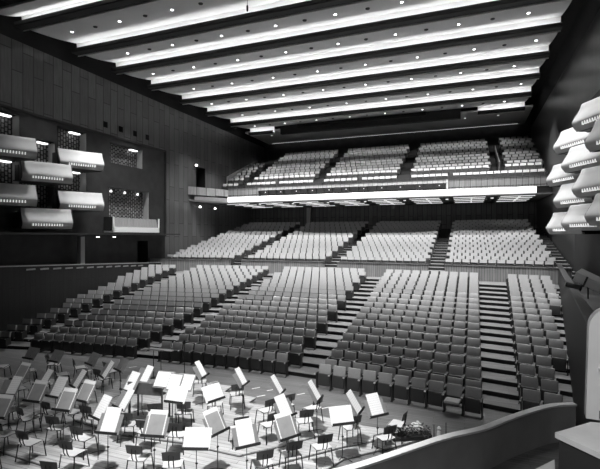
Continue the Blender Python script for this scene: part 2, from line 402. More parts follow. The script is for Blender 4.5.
# ------------------------------------------------------------------ side boxes
BETA = math.radians(25)
def theatre_box(side, yf, zb, label, ln=2.8):
    """front turned towards the stage; root at the wall, level with the far front corner"""
    r = empty('theatre_box', (side*WX, yf, zb), 0, label, 'theatre box', 'side boxes on the left wall' if side < 0 else 'side boxes on the right wall')
    s = -side
    F = Vector((s*2.2, 0)); N = Vector((s*(2.2-ln*math.sin(BETA)), -ln*math.cos(BETA)))
    # local frame: x = inward normal of the front, y = along the front towards the far end
    M = Matrix.Translation((F.x, F.y, 0)) @ Matrix.Rotation(-s*BETA, 4, 'Z')
    outer = [(-.62, 1.27), (-.50, 1.27), (-.44, 1.22), (-.38, 1.05), (-.28, .86), (-.15, .66), (-.05, .51), (-.01, .42), (0, .35), (-.03, .26), (-.11, .13), (-.22, .0)]
    inner = [(-.32, .04), (-.20, .2), (-.10, .42), (-.26, .72), (-.42, 1.0), (-.62, 1.2)]
    mb = MB(); mb.prism([(s*d, z) for d, z in outer+inner], 'y', -ln, 0, 'box shell', M); mb.build('front_shell', r, smooth=True)
    prof = [(-.8, 0)]+[(d, z) for d, z in reversed(outer[:-1])]+[(-.8, 1.27)]
    for nm, ya in (('near', -ln-.04), ('far', 0)):
        mb = MB(); mb.prism([(s*(d-.015), z) for d, z in prof], 'y', ya, ya+.04, 'box dark', M)
        e = F if nm == 'far' else N
        q = M @ Vector((s*-.7, ya, 0)); mb.box(((q.x+s*.02)/2, q.y, .5), (abs(q.x-s*.02), .06, 1.0), 'box dark'); mb.build('side_panel', r)
    q0 = M @ Vector((s*-.3, 0, 0)); q1 = M @ Vector((s*-.3, -ln, 0))
    mb = MB(); mb.prism([(s*.02, q0.y), (q0.x, q0.y), (q1.x, q1.y), (s*.02, q1.y)], 'z', 0, .06, 'box dark'); mb.build('floor_slab', r)
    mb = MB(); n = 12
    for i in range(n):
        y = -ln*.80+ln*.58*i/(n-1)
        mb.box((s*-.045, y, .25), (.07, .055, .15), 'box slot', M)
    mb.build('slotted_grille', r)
    return r
for i, (yf, zb) in enumerate(L_COLS[:6]): theatre_box(-1, yf, zb, 'curved pale fronted box on the left wall, ' + LB[i].replace(' box of', ' one of'))
RB = ['farthest', 'second farthest', 'third farthest', 'fourth farthest', 'fifth farthest', 'nearest']
for i, (yf, zb) in enumerate(R_COLS): theatre_box(1, yf, zb, 'curved pale fronted box on the right wall, %s one of the %s column' % ('upper' if i % 2 == 0 else 'lower', RB[i//2]))
# square draped box on the left wall
r = empty('theatre_box', (-WX, 28.6, 5.9), 0, 'square box on the left wall with white frame and pleated drape', 'theatre box')
mb = MB(); mb.box((.45, 0, .06), (.95, 5.3, .14), 'white paint'); mb.box((.9, 0, .2), (.08, 5.3, .4), 'white paint'); mb.box((.9, -2.6, .62), (.08, .12, 1.1), 'white paint'); mb.box((.9, 2.6, .62), (.08, .12, 1.1), 'white paint'); mb.box((.45, -2.62, .6), (.9, .06, 1.1), 'dark wall'); mb.box((.45, 2.62, .6), (.9, .06, 1.1), 'dark wall'); mb.build('frame', r)
mb = MB(); prof = []
n = 60
for i in range(n+1): prof.append((.86+.05*math.sin(i*PI*.5*1.0), -2.5+5.0*i/n))
for i in range(n):
    (a, y), (b_, y2) = prof[i], prof[i+1]
    mb.add([(a, y, .4), (b_, y2, .4), (b_-.12, y2, 1.12), (a-.12, y, 1.12), (a-.05, y, .4), (b_-.05, y2, .4), (b_-.17, y2, 1.12), (a-.17, y, 1.12)], [(0, 1, 2, 3), (4, 5, 6, 7), (3, 2, 6, 7), (0, 1, 5, 4)], 'pleats')
mb.build('pleated_drape', r)
# ------------------------------------------------------------------ stalls side walls and gallery
def side_wall(side):
    def zt(y): return (4.05-(y-14.5)/16.5*.75) if side < 0 else 3.75
    n = 12; mb = MB()
    ys = [6+(31.6-6)*i/n for i in range(n+1)]
    for i in range(n):
        a, b_ = ys[i], ys[i+1]; xa, xb = side*wallx(a), side*wallx(b_)
        za, zb = zt(a), zt(b_)
        mb.add([(xa, a, 0), (xb, b_, 0), (xb, b_, zb), (xa, a, za), (xa+side*.15, a, 0), (xb+side*.15, b_, 0), (xb+side*.15, b_, zb), (xa+side*.15, a, za)], [(0, 1, 2, 3), (4, 5, 6, 7), (3, 2, 6, 7), (0, 3, 7, 4), (1, 2, 6, 5)], 'side wall boards')
        mb.face([(xa+side*.15, a, za-.8), (xb+side*.15, b_, zb-.8), (side*WX, b_, zb-.8), (side*WX, a, za-.8)], 'riser')
    struct(mb.build('wall_stalls_%s' % ('left' if side < 0 else 'right')))
    r = empty('gallery_rail', (0, 0, 0), 0, 'rail along the top of the %s stalls side wall' % ('left' if side < 0 else 'right'), 'rail')
    mb = MB()
    for i in range(n):
        a, b_ = ys[i], ys[i+1]; xa, xb = side*(wallx(a)+.07), side*(wallx(b_)+.07); za, zb = zt(a), zt(b_); w = .12
        mb.add([(xa-w, a, za), (xb-w, b_, zb), (xb+w, b_, zb), (xa+w, a, za), (xa-w, a, za+.05), (xb-w, b_, zb+.05), (xb+w, b_, zb+.05), (xa+w, a, za+.05)], [(0, 1, 5, 4), (1, 2, 6, 5), (2, 3, 7, 6), (3, 0, 4, 7), (4, 5, 6, 7), (0, 1, 2, 3)], 'stand desk' if side < 0 else 'seat pan')
    mb.build('rail_cap', r)
    mb = MB()
    for i in range(12):
        y = 17.5+i*.95; xa = side*(wallx(y)-.0)
        mb.box((xa-side*.02, y, zt(y)-.17), (.05, .55, .09), 'stand desk')
    if side < 0: mb.build('slot_inlays', r)
side_wall(-1); side_wall(1)
# pillar and downlights under the left boxes
pr = MB(); pr.box((0, 0, 1.15), (.35, .35, 2.4), 'alcove light'); o = pr.build('pillar', loc=(-15.5, 23.2, 3.2)); tag(o, 'pale square pillar under the left boxes behind the gallery rail', 'pillar')
for i, (y, w) in enumerate(((24.6, 'nearer'), (26.2, 'farther'))):
    r = empty('downlight', (-15.4, y, 5.55), 0, 'small lit downlight under the left boxes, %s of the two' % w, 'lamp', 'downlights under the left boxes')
    mb = MB(); mb.lathe([(.1, 0), (.13, .02), (.13, .12), (.1, .14)], 'box dark', n=14); mb.build('housing', r)
    mb = MB(); mb.lathe([(.02, -.06), (.1, -.05), (.11, 0), (.05, .01)], 'downlight', n=14); mb.build('bulb', r)
mb = MB(); mb.box((-15.3, 24.5, 5.75), (1.8, 17, .1), 'dark wall'); struct(mb.build('ceiling_under_boxes'))
# ------------------------------------------------------------------ balcony
B = empty('balcony', (0, 41, 9.1), 0, 'wide balcony spanning the hall above the rear stalls, bright white front edge', 'balcony')
mb = MB(); mb.box((0, 4.6, .02), (32.4, 9.2, .08), 'soffit'); mb.prism([(-16.15, -4.2), (-14.2, 0), (-16.15, 0)], 'z', -.02, .12, 'soffit'); mb.prism([(-16.15, -4.2), (-14.2, 0), (-16.15, 0)], 'z', .62, .7, 'balcony dark'); mb.build('soffit_slab', B)
mb = MB(); mb.prism([(.1, .06), (0, .12), (-.02, .56), (.1, .62)], 'x', -14.2, 15.0, 'fascia glow'); mb.prism([(-15.9, -3.6), (-14.2, 0), (-14.2, .12), (-15.9, -3.4)], 'z', .12, .5, 'stand desk'); mb.build('glow_fascia', B)  # white fascia lit from outside, its brightness put in as emission
mb = MB(); mb.box((0, .35, .4), (32.3, .45, .7), 'balcony dark'); mb.box((0, .9, .78), (32.3, 1.7, .06), 'balcony dark'); mb.build('front_ledge', B)
mb = MB()     # recessed ribbed dark band in the middle
mb.box((-1.35, .55, .99), (18.5, .1, .42), 'balcony dark')
for i in range(22): mb.box((-10.4+.86*i, .3, 1.0), (.07, .55, .4), 'trough dark')
mb.build('ribbed_recess', B)
mb = MB()
for i in range(11): mb.lathe([(.02, 0), (.05, .02), (.05, .06), (.02, .08)], 'soffit light', (-9.9+1.72*i, .28, .98), 10)
mb.build('marker_lights', B)
mb = MB(); mb.box((-12.4, .12, 1.05), (3.6, .14, .85), 'balcony boards'); mb.prism([(-16.15, -4.3), (-14.2, .05), (-14.2, .2), (-16.15, -4.1)], 'z', .62, 1.42, 'balcony boards'); mb.box((12.1, .12, 1.05), (8.2, .14, .85), 'balcony boards'); mb.prism([(.2, 1.2), (.2, 1.5), (.05, 1.5), (.0, 1.2)], 'x', -10.6, 8.0, 'balcony boards')
mb.build('parapet', B)
mb = MB(); mb.prism([(.02, .66), (.0, 1.5), (.12, 1.5), (.14, .66)], 'x', 7.9, 8.05, 'white paint'); mb.build('white_end_fin', B)
mb = MB(); mb.box((.9, .13, 1.51), (30.2, .2, .05), 'seat rim'); mb.build('rail_cap', B)
mb = MB(); mb.box((0, 1.6, 1.3), (32.3, 1.9, .1), 'riser')
for k in range(BN):
    mb.box((0, BY0-41-.62+BP*k+3, BZ0-9.1+BR*k-BR/2), (32.3, 6.0, BR), 'riser')
mb.build('stepped_floor', B)
# front low wall segments behind the first row
mb = MB()
for (a, b_) in [(-12.6, -5.2), (-3.9, 3.3), (4.7, 11.5)]: mb.box(((a+b_)/2, 1.62, 1.75), (b_-a, .08, .85), 'dark wall')
mb.build('low_divider', B)
# pale stair parapet at the left of the balcony
mb = MB(); mb.prism([(43.6-41, 2.2), (50.5-41, 5.0), (50.5-41, 6.0), (43.6-41, 3.2)], 'x', -15.9, -15.78, 'balcony boards'); mb.build('stair_parapet', B)
mb = MB(); mb.prism([(43.6-41, 2.2), (50.5-41, 5.0), (50.5-41, 6.0), (43.6-41, 3.2)], 'x', 12.3, 12.4, 'dark wall'); mb.build('stair_parapet', B)
# lit slot groups in the soffit
for g in range(8):
    cx = -13.6+3.9*g
    r = empty('soffit_light_grid', (cx, 44.6, 9.06), 0, 'lit slot grid in the balcony underside, %s from the left' % ORD[g], 'ceiling light', 'slot light grids under the balcony')
    for i, y in enumerate((-2.4, -.6, 1.4, 3.6)):
        mb = MB(); mb.box((0, y, 0), (2.7, .11, .05), 'soffit light'); mb.build('light_slot', r)
    mb = MB(); mb.box((.2, .6, -.02), (.08, 6.4, .05), 'soffit light'); mb.build('cross_slot', r)
for g in range(7):
    cx = -11.65+3.9*g
    r = empty('soffit_downlight', (cx, 43.6, 9.05), 0, 'small round downlight in the balcony underside, %s from the left' % ORD[g], 'ceiling light', 'round downlights under the balcony')
    mb = MB(); mb.lathe([(.1, -.04), (.13, 0), (.13, .03)], 'soffit light', n=12); mb.build('lens', r)
for i, u in enumerate(((-15.3, 37.5), (-15.3, 40.3))):
    r = empty('wall_downlight', (u[0], u[1], 8.5), 0, 'small wall lamp left of the balcony underside, %s of the pair' % ('nearer' if i == 0 else 'farther'), 'lamp', 'wall lamps beside the balcony')
    mb = MB(); mb.box((-.4, 0, .05), (.9, .05, .05), 'box dark'); mb.build('bracket', r)
    mb = MB(); mb.lathe([(.05, .1), (.1, .05), (.12, -.06), (.03, -.08)], 'downlight', n=12); mb.build('bulb', r)
r = empty('wall_lamp', (-16.05, 37.8, 12.75), 0, 'tiny lit lamp beside the dark doorway left of the balcony', 'lamp')
mb = MB(); mb.lathe([(.04, -.1), (.13, -.06), (.13, .06), (.04, .1)], 'downlight', (.1, 0, 0), 12); mb.build('bulb', r)
mb = MB(); mb.box((0, 0, 0), (.12, .2, .3), 'box dark'); mb.build('bracket', r)
# ------------------------------------------------------------------ ceiling clouds and light troughs
YS = [16.4, 18.3, 22.2, 25.7, 29.6, 33.8, 38.0, 42.6, 47.3]
CZ = 17.94; CW = 14.8
for i in range(1, len(YS)):
    y1 = YS[i]; y0 = YS[i-1]+.12
    mb = MB(); n = 10; low = []; up = []
    for j in range(n+1):
        t = j/n; y = y0+(y1-y0)*t; z = CZ-.05+.6*t**.9-.10*math.sin(t*PI)
        low.append((y, z)); up.append((y, z+.12))
    mb.prism(low+up[::-1], 'x', -CW, CW, 'cloud'); o = mb.build('ceiling_cloud', smooth=True); struct(o)
    parts = [(-CW, CW)] if i < 8 else [(-CW, -11.6), (10.6, CW)]
    for q, (xa, xb) in enumerate(parts):
        lab = 'long bright ceiling light trough, %s from the stage' % ORD[i-1] if i < 8 else 'short bright ceiling trough before the dark recess, %s end' % ('left' if q == 0 else 'right')
        r = empty('light_trough', (0, y1, CZ), 0, lab, 'ceiling light', 'ceiling light troughs')
        mb = MB()
        mb.prism([(-.46, .02), (-.46, -.18), (-.41, -.23), (.12, -.23), (.12, -.18), (-.39, -.18), (-.40, -.02), (-.42, .02)], 'x', xa, xb, 'trough dark')
        mb.build('channel', r)
        mb = MB(); mb.face([(xa, .11, -.3), (xb, .11, -.3), (xb, .0, .6), (xa, .0, .6)], 'trough white'); mb.face([(xa, .12, -.3), (xb, .12, -.3), (xb, .12, .55), (xa, .12, .55)], 'trough dark'); mb.build('reflector', r)
        mb = MB(); mb.tube([(xa+.1, -.2, -.08), (xb-.1, -.2, -.08)], .045, 'tube', 6); mb.build('fluorescent_tube', r)
        for hx in ([-12, -4, 4, 12] if i < 8 else [(xa+xb)/2]):
            mb = MB(); mb.tube([(hx, .15, -.2), (hx, .15, 1.66)], .02, 'trough dark', 6); mb.build('hanger_rod', r)
# recessed downlights in the clouds
dl_lamps = []
for i in range(2, 9):
    ym = (YS[i-1]+YS[i])/2-.1; t_ = (ym-YS[i-1]-.12)/(YS[i]-YS[i-1]-.12); cz_ = CZ-.07+.6*t_**.9-.10*math.sin(t_*PI)
    for j in range(8):
        x = -12.9+3.68*j + (.9 if i % 2 else 0)
        if x < 12.2:
            rr = empty('ceiling_fitting', (x+1.84, ym, cz_), 0, 'small dark round ceiling fitting %s from left between %s and %s troughs' % (ORD[j], ORD[i-2], ORD[i-1]), 'ceiling fitting', 'dark round fittings in the ceiling')
            mb = MB(); mb.lathe([(.04, -.05), (.12, -.03), (.13, .03), (.06, .04)], 'trough dark', n=12); mb.build('disc', rr)
        if x > 14: continue
        r = empty('downlight', (x, ym, cz_), 0, 'round recessed downlight %s from the left between %s and %s ceiling troughs' % (ORD[j], ORD[i-2], ORD[i-1]), 'ceiling light', 'recessed downlights in the ceiling')
        mb = MB(); mb.lathe([(.11, -.0), (.14, .02), (.14, .08), (.1, .08)], 'trough dark', n=14); mb.build('ring', r)
        mb = MB(); mb.lathe([(.02, -.03), (.08, -.02), (.10, .02), (.1, .05)], 'downlight', n=14); mb.build('lens', r)
        dl_lamps.append((x, ym, cz_-.1, i))
# dark small dots between
mb = MB()
# back soffit, recess and cove line
mb = MB(); mb.box((0, 50.9, CZ+.2), (2*CW+1.5, 6.7, .2), 'dark soffit'); struct(mb.build('ceiling_soffit'))
r = empty('lighting_recess', (-.8, 46.9, CZ), 0, 'long dark recess box in the ceiling between the short bright troughs', 'ceiling recess')
mb = MB(); mb.box((0, .1, -.1), (19.6, .5, .9), 'trough dark'); mb.build('housing', r)
for hx in (-8, 8):
    mb = MB(); mb.tube([(hx, .1, .3), (hx, .1, 1.66)], .02, 'trough dark', 6); mb.build('hanger_rod', r)
mb = MB(); mb.box((-.5, -.35, .12), (14, .5, .35), 'riser'); mb.build('lid', r)
r = empty('cove_light', (0, 53.7, CZ+.04), 0, 'thin bright light line along the back edge of the ceiling', 'ceiling light')
mb = MB(); mb.box((0, 0, 0), (2*CW, .08, .07), 'soffit light'); mb.build('light_strip', r)
mb = MB(); mb.box((0, -.08, .03), (2*CW+.2, .06, .12), 'trough dark'); mb.build('shield', r)
for j in range(9):
    r = empty('soffit_downlight', (-13+3.2*j, 49.6, CZ+.08), 0, 'tiny downlight in the dark ceiling strip before the back wall, %s from left' % ORD[j], 'ceiling light', 'downlights in the back ceiling strip')
    mb = MB(); mb.lathe([(.08, -.03), (.11, 0), (.11, .03)], 'soffit light', n=12); mb.build('lens', r)
# microphone hanging from ceiling
r = empty('hanging_microphone', (-.6, 19.6, 17.0), 0, 'tiny microphone hanging on a wire below the bright ceiling trough', 'microphone')
mb = MB(); mb.tube([(0, 0, .1), (0, 0, 1.3)], .012, 'steel black', 6); mb.build('wire', r)
mb = MB(); mb.lathe([(.03, -.18), (.05, -.12), (.05, .1), (.02, .14)], 'steel black', n=10); mb.build('capsule', r)
# ------------------------------------------------------------------ stage platforms
PH = .16
def platform(pts, label, z=PH):
    P = [at(u, v, z) for u, v in pts]; c = sum(P, Vector())/len(P)
    r = empty('stage_platform', (c.x, c.y, 0), 0, label, 'stage platform', 'raised platforms on the stage')
    prof = [(p.x-c.x, p.y-c.y) for p in P]
    mb = MB(); mb.prism(prof, 'z', z-.03, z, 'platform planks'); mb.build('deck', r)
    ins = [(x*.995, y*.995) for x, y in prof]
    mb = MB(); mb.prism(ins, 'z', 0.0, z-.03, 'podium wood'); mb.build('skirt', r)
    return r
POLY = []
def add_platform(pts, z, label, z0=0.0, mt='platform planks'):
    P = [at(u, v, z) for u, v in pts]; c = sum(P, Vector())/len(P)
    POLY.append(([(p.x, p.y) for p in P], z))
    r = empty('stage_platform', (c.x, c.y, z0), 0, label, 'stage platform', 'raised platforms on the stage')
    prof = [(p.x-c.x, p.y-c.y) for p in P]; area = sum(prof[i][0]*prof[(i+1) % len(prof)][1]-prof[(i+1) % len(prof)][0]*prof[i][1] for i in range(len(prof)))
    mb = MB(); h = z-z0; mb.prism(prof, 'z', h-.03, h, mt); mb.build('deck', r)
    mb = MB(); mb.prism([(x*.997, y*.997) for x, y in prof], 'z', 0.0, h-.03, 'podium wood'); mb.build('skirt', r)
add_platform([(-90, 372), (20, 381), (110, 381), (186, 381), (226, 388), (221, 393), (251, 399), (244, 404), (285, 410), (330, 421), (400, 431), (426, 438), (395, 446), (345, 458), (300, 485), (220, 560), (-90, 560)], .06, 'pale plank platform covering the whole orchestra area, lowest layer')
add_platform([(-90, 368), (20, 379), (110, 379), (186, 379), (228, 386.5), (222, 391.5), (253, 397.5), (246, 402.5), (285, 408), (330, 418), (362, 425), (375, 440), (348, 445), (254, 469), (200, 480), (130, 490), (41, 464), (0, 451), (-90, 425)], .12, 'middle layer of the pale stage platform under the music stands', .06)
add_platform([(95, 379), (186, 380), (231.5, 386), (224, 391.5), (256, 397.5), (248, 402.5), (285, 408), (320, 418), (325, 433), (283, 445), (239, 455), (181, 442), (123, 434), (75, 420), (60, 400)], .18, 'uppermost layer of the pale stage platform around the conductor', .12)
def inside(x, y, poly):
    c = False; n = len(poly)
    for i in range(n):
        x1, y1 = poly[i]; x2, y2 = poly[i-1]
        if (y1 > y) != (y2 > y) and x < (x2-x1)*(y-y1)/(y2-y1)+x1: c = not c
    return c
def floor_z(x, y): return max([0.0]+[z for poly, z in POLY if inside(x, y, poly)])
# ------------------------------------------------------------------ orchestra chairs
def make_chair():
    r = empty('orchestra_chair', (0, 0, 0), 0, 'chair', 'chair')
    mb = MB(); n = 8      # moulded ply seat, dished
    vs = []; fs = []
    for i in range(n+1):
        for j in range(n+1):
            x = -.21+.42*i/n; y = -.21+.42*j/n
            k = 1-.12*(abs(2*i/n-1)**4)*(1 if y < 0 else .5)
            z = .445-.012*math.cos(PI*x/.42)-(.03*max(0, (-y-.12)/.09)**2)
            vs.append((x*(.96 if y > 0 else 1.02), y*k, z))
    m_ = len(vs); vs += [(x, y, z-.014) for x, y, z in vs]
    for i in range(n):
        for j in range(n):
            a = i*(n+1)+j; q = (a, a+1, a+n+2, a+n+1); fs += [q, tuple(m_+t for t in reversed(q))]
    for i in range(n):
        for a, b_ in ((i*(n+1), (i+1)*(n+1)), (i*(n+1)+n, (i+1)*(n+1)+n), (i, i+1), (n*(n+1)+i, n*(n+1)+i+1)): fs.append((a, b_, b_+m_, a+m_))
    mb.add(vs, fs, 'chair ply'); mb.build('seat', r, smooth=True)
    mb = MB(); vs = []; fs = []; n = 8
    for i in range(n+1):
        t = -1+2*i/n
        for j in range(5):
            s_ = j/4; x = t*(.19+.012*s_); y = .215+.05*s_-.035*t*t*0-.03*(1-t*t)*-1; z = .60+.22*s_-(.02*t*t if j == 4 else 0)
            vs.append((x, y, z))
    m_ = len(vs); vs += [(x, y+.014, z) for x, y, z in vs]
    for i in range(n):
        for j in range(4):
            a = i*5+j; q = (a, a+5, a+6, a+1); fs += [q, tuple(m_+t for t in reversed(q))]
        for a in (i*5, i*5+4): fs.append((a, a+5, a+5+m_, a+m_))
    for j in range(4):
        for a in (j, n*5+j): fs.append((a, a+1, a+1+m_, a+m_))
    mb.add(vs, fs, 'chair back'); br_ = mb.build('backrest', r, smooth=True)
    mb = MB(); arcp = [(-.05, .20, .42), (-.05, .245, .5), (-.05, .275, .68)]+[(.05*-math.cos(a), .278, .70+.05*math.sin(a)) for a in (0.3, .9, 1.57, 2.2, 2.8)]+[(.05, .275, .68), (.05, .245, .5), (.05, .20, .42)]
    mb.tube(arcp, .013, 'steel black', 8); mb.build('back_support', br_, smooth=True)
    mb = MB(); mb.tube([(-.19, -.17, .42), (-.19, .19, .42), (.19, .19, .42), (.19, -.17, .42), (-.19, -.17, .42)], .014, 'steel black', 8); mb.build('seat_frame', r, smooth=True)
    for sx, sy in ((-1, -1), (1, -1), (-1, 1), (1, 1)):
        mb = MB(); mb.tube([(sx*.19, sy*.17+.005, .425), (sx*.195, sy*.18, .40), (sx*.225, sy*.235, .0)], .014, 'steel black', 8); mb.build('leg', r, smooth=True)
    return r
CH = [(31,441),(30,421),(59,427),(74,451),(4,434),(57,472),(85,437),(127,424),(140,456),(173,465),(148,430),(178,433),(185,411),(156,413),(215,403),(237,393),
      (239,427),(269,423),(262,461),(291,451),(266,409),(309,419),(312,407),(321,445),(350,428),(384,434),(396,423),(30,370),(54,363.5),(81,367),(90,379),(112,370.5),
      (200,381),(2,366),(45,381),(62,374),(20,388),(53,411),(91,416),(86,391),(73,410),(-14,452),(10,410),(285,404)]
FOC = Vector((-1.5, 17.2))
def rank_label(items, text, unit='row', nb=5, vmin=355, vmax=475):
    """gives every (u, v) a phrase: which row counted from the camera, which place from left"""
    rows = {}
    for i, (u, v) in enumerate(items):
        b = min(nb-1, int((v-vmin)/(vmax-vmin)*nb)); rows.setdefault(b, []).append((u, i))
    out = {}
    names = ['backmost', 'second backmost', 'middle', 'second nearest', 'nearest', 'extra']
    for b, l in rows.items():
        for q, (u, i) in enumerate(sorted(l)): out[i] = text % (ORD[q], names[b])
    return out
STXY = []
for s_ in [(5,397),(30.5,403.5),(60,412.5),(52,399),(71,388),(79,403),(94,420.5),(105,436),(117,410),(125,393),(139,384),(173,404.5),(152,439),(195,452),(221,435),(248.5,449),(217,402),(205.5,378),(246,386),(283,394.5),(290,419),(291,440.5),(320.7,401),(362,413),(344,426.5),(380,418),(27,360),(52,363),(88,366),(117,372),(15,382),(37,388),(-6,420)]:
    STXY.append(at(s_[0], s_[1], 1.08).xy)
CHXY = []
def settle(p):
    p = p.xy.copy()
    for _ in range(12):
        for q_ in STXY+CHXY:
            r_ = .47 if q_ in STXY else .55
            d_ = p-q_
            if d_.length < r_: p = q_+d_.normalized()*r_
    CHXY.append(p.copy()); return p
chair0 = make_chair(); used_c = False
lab = rank_label(CH, 'dark backed orchestra chair, %s from left in the %s band of chairs')
for i, (u, v) in enumerate(CH):
    z = .45
    for _ in range(3):
        p = at(u, v, z); z = floor_z(p.x, p.y)+.44
    q_ = settle(p); p = Vector((q_.x, q_.y, p.z)); fz = floor_z(p.x, p.y)
    d = Vector((FOC.x-p.x, FOC.y-p.y)); rz = math.atan2(d.x, -d.y)+random.uniform(-.25, .25)
    if (u, v) == (396, 423): rz = math.radians(-100)
    if i == 0:
        child_list(chair0)
        for ch in chair0.children: child_list(ch)
        chair0.location = (p.x, p.y, fz); chair0.rotation_euler = (0, 0, rz); chair0['label'] = lab[i]; chair0['group'] = 'orchestra chairs on the stage'
    else: copy_tree(chair0, (p.x, p.y, fz), rz, lab[i], 'orchestra chairs on the stage')
# ------------------------------------------------------------------ music stands and sheets
DT = math.radians(33); DZ = .90
DM = Matrix.Translation((0, -.02, DZ)) @ Matrix.Rotation(-DT, 4, 'X')
def make_stand(w):
    r = empty('music_stand', (0, 0, 0), 0, 'stand', 'music stand')
    mb = MB(); mb.rbox((0, 0, .23), (w, .012, .46), 'stand desk', DM, .005)
    dk = mb.build('desk', r)
    mb = MB(); mb.box((0, -.04, .005), (w, .08, .012), 'stand lip', DM); mb.box((0, -.078, .026), (w, .008, .06), 'stand lip', DM); mb.build('lip', dk)
    mb = MB(); mb.tube([(0, .03, .05), (0, .03, .6)], .013, 'stand pole', 8); mb.tube([(0, .03, .55), (0, .03, .98)], .009, 'stand pole', 8); mb.tube([(0, .03, .98), (0, .075, 1.05)], .012, 'stand pole', 8); pl = mb.build('pole', r, smooth=True)
    mb = MB(); mb.tube([(-.02, .03, .6), (.03, .03, .6)], .018, 'steel black', 8); mb.build('clamp_knob', pl, smooth=True)
    for k in range(3):
        a = PI/2+k*2*PI/3; mb = MB(); mb.tube([(0, .03, .10), (.10*math.cos(a), .03+.10*math.sin(a), .07), (.25*math.cos(a), .03+.25*math.sin(a), .008)], .009, 'steel black', 8); mb.build('foot', r, smooth=True)
    return r
def make_sheet(kind):
    mb = MB()
    if kind == 'tall': mb.box((0, -.012, .30), (.38, .006, .58), 'sheet paper', None); mb.box((0, -.02, .29), (.37, .004, .56), 'sheet paper', None)
    elif kind == 'wide':
        for sx in (-1, 1): mb.box((0, 0, 0), (.30, .005, .44), 'sheet paper', Matrix.Translation((sx*.149, -.016, .235)) @ Matrix.Rotation(sx*.05, 4, 'Z'))
    elif kind == 'dark': mb.box((0, -.012, .24), (.38, .012, .5), 'cover'); mb.box((0, -.008, .30), (.44, .004, .58), 'sheet paper')
    elif kind == 'narrow': mb.box((.08, -.012, .29), (.30, .006, .54), 'sheet paper', Matrix.Rotation(.06, 4, 'Y'))
    me = mb.mesh('sheet_music'); return me
mat('cover', .33, .5, noise=(5, .1))
ST = [  # lip u, v, apparent width, sign of the turn, page kind
 (5,397,15,-1,'narrow'),(30.5,403.5,14.5,-1,'dark'),(60,412.5,16,-1,'dark'),(52,399,13,-1,'tall'),(71,388,7,-1,'narrow'),(100,378,5.5,-1,'narrow'),(79,403,13,-1,'dark'),
 (94,420.5,11,-1,'tall'),(105,436,21,-1,'tall'),(117,410,10,-1,'narrow'),(125,393,11,-1,'tall'),(139,384,12,-1,'narrow'),(173,404.5,18,-1,'wide'),(152,439,23,-1,'dark'),
 (195,452,26,-1,'wide'),(221,435,18,1,'dark'),(248.5,449,25,1,'tall'),(217,402,17,1,'wide'),(205.5,378,8,1,'narrow'),(246,386,8,1,'narrow'),(283,394.5,6,1,'narrow'),
 (290,419,15,1,'tall'),(291,440.5,21,1,'dark'),(320.7,401,6,1,'narrow'),(362,413,6,1,'tall'),(344,426.5,22,1,'wide'),(380,418,18,1,'tall'),
 (27,360,9,-1,'none'),(52,363,9,-1,'none'),(88,366,7,-1,'none'),(117,372,7,-1,'none'),(15,382,10,-1,'dark'),(37,388,9,-1,'narrow'),(-6,420,16,-1,'dark')]
stand0 = make_stand(.58); child_list(stand0); [child_list(c) for c in stand0.children]
sheets = {}
UV = [(s_[0], s_[1]) for s_ in ST]
lab = rank_label(UV, 'grey music stand with dark lip, %s from left in the %s band of stands', vmin=355, vmax=456)
for i, (u, v, w, sg, kd) in enumerate(ST):
    z = .92
    for _ in range(3):
        p = at(u, v, z); fz = floor_z(p.x, p.y); z = fz+.90
    d = (CAM.z-z)*FPX/(v-HZ); th = math.acos(max(.15, min(1, w*d/FPX/.58)))
    al = math.atan2(CAM.y-p.y, CAM.x-p.x)+sg*th
    rz = al+PI/2
    off = Matrix.Rotation(rz, 3, 'Z') @ Vector((0, .08, 0)); loc = Vector((p.x, p.y, fz))+off
    if i == 0: stand0.location = loc; stand0.rotation_euler = (0, 0, rz); stand0['label'] = lab[i]; stand0['group'] = 'music stands on the stage'
    else: copy_tree(stand0, loc, rz, lab[i], 'music stands on the stage')
    if kd == 'none': continue
    if kd not in sheets: sheets[kd] = make_sheet(kd)
    o = bpy.data.objects.new('sheet_music', sheets[kd]); C.objects.link(o)
    o.matrix_world = Matrix.Translation(loc) @ Matrix.Rotation(rz, 4, 'Z') @ DM @ Matrix.Translation((0, 0, .012))
    ds = {'narrow': 'narrow pages', 'dark': 'grey score', 'tall': 'tall page', 'wide': 'open pages'}[kd]
    tag(o, lab[i].replace('grey music stand with dark lip,', ds+' on the stand'), 'sheet music', 'sheet music on the stands')
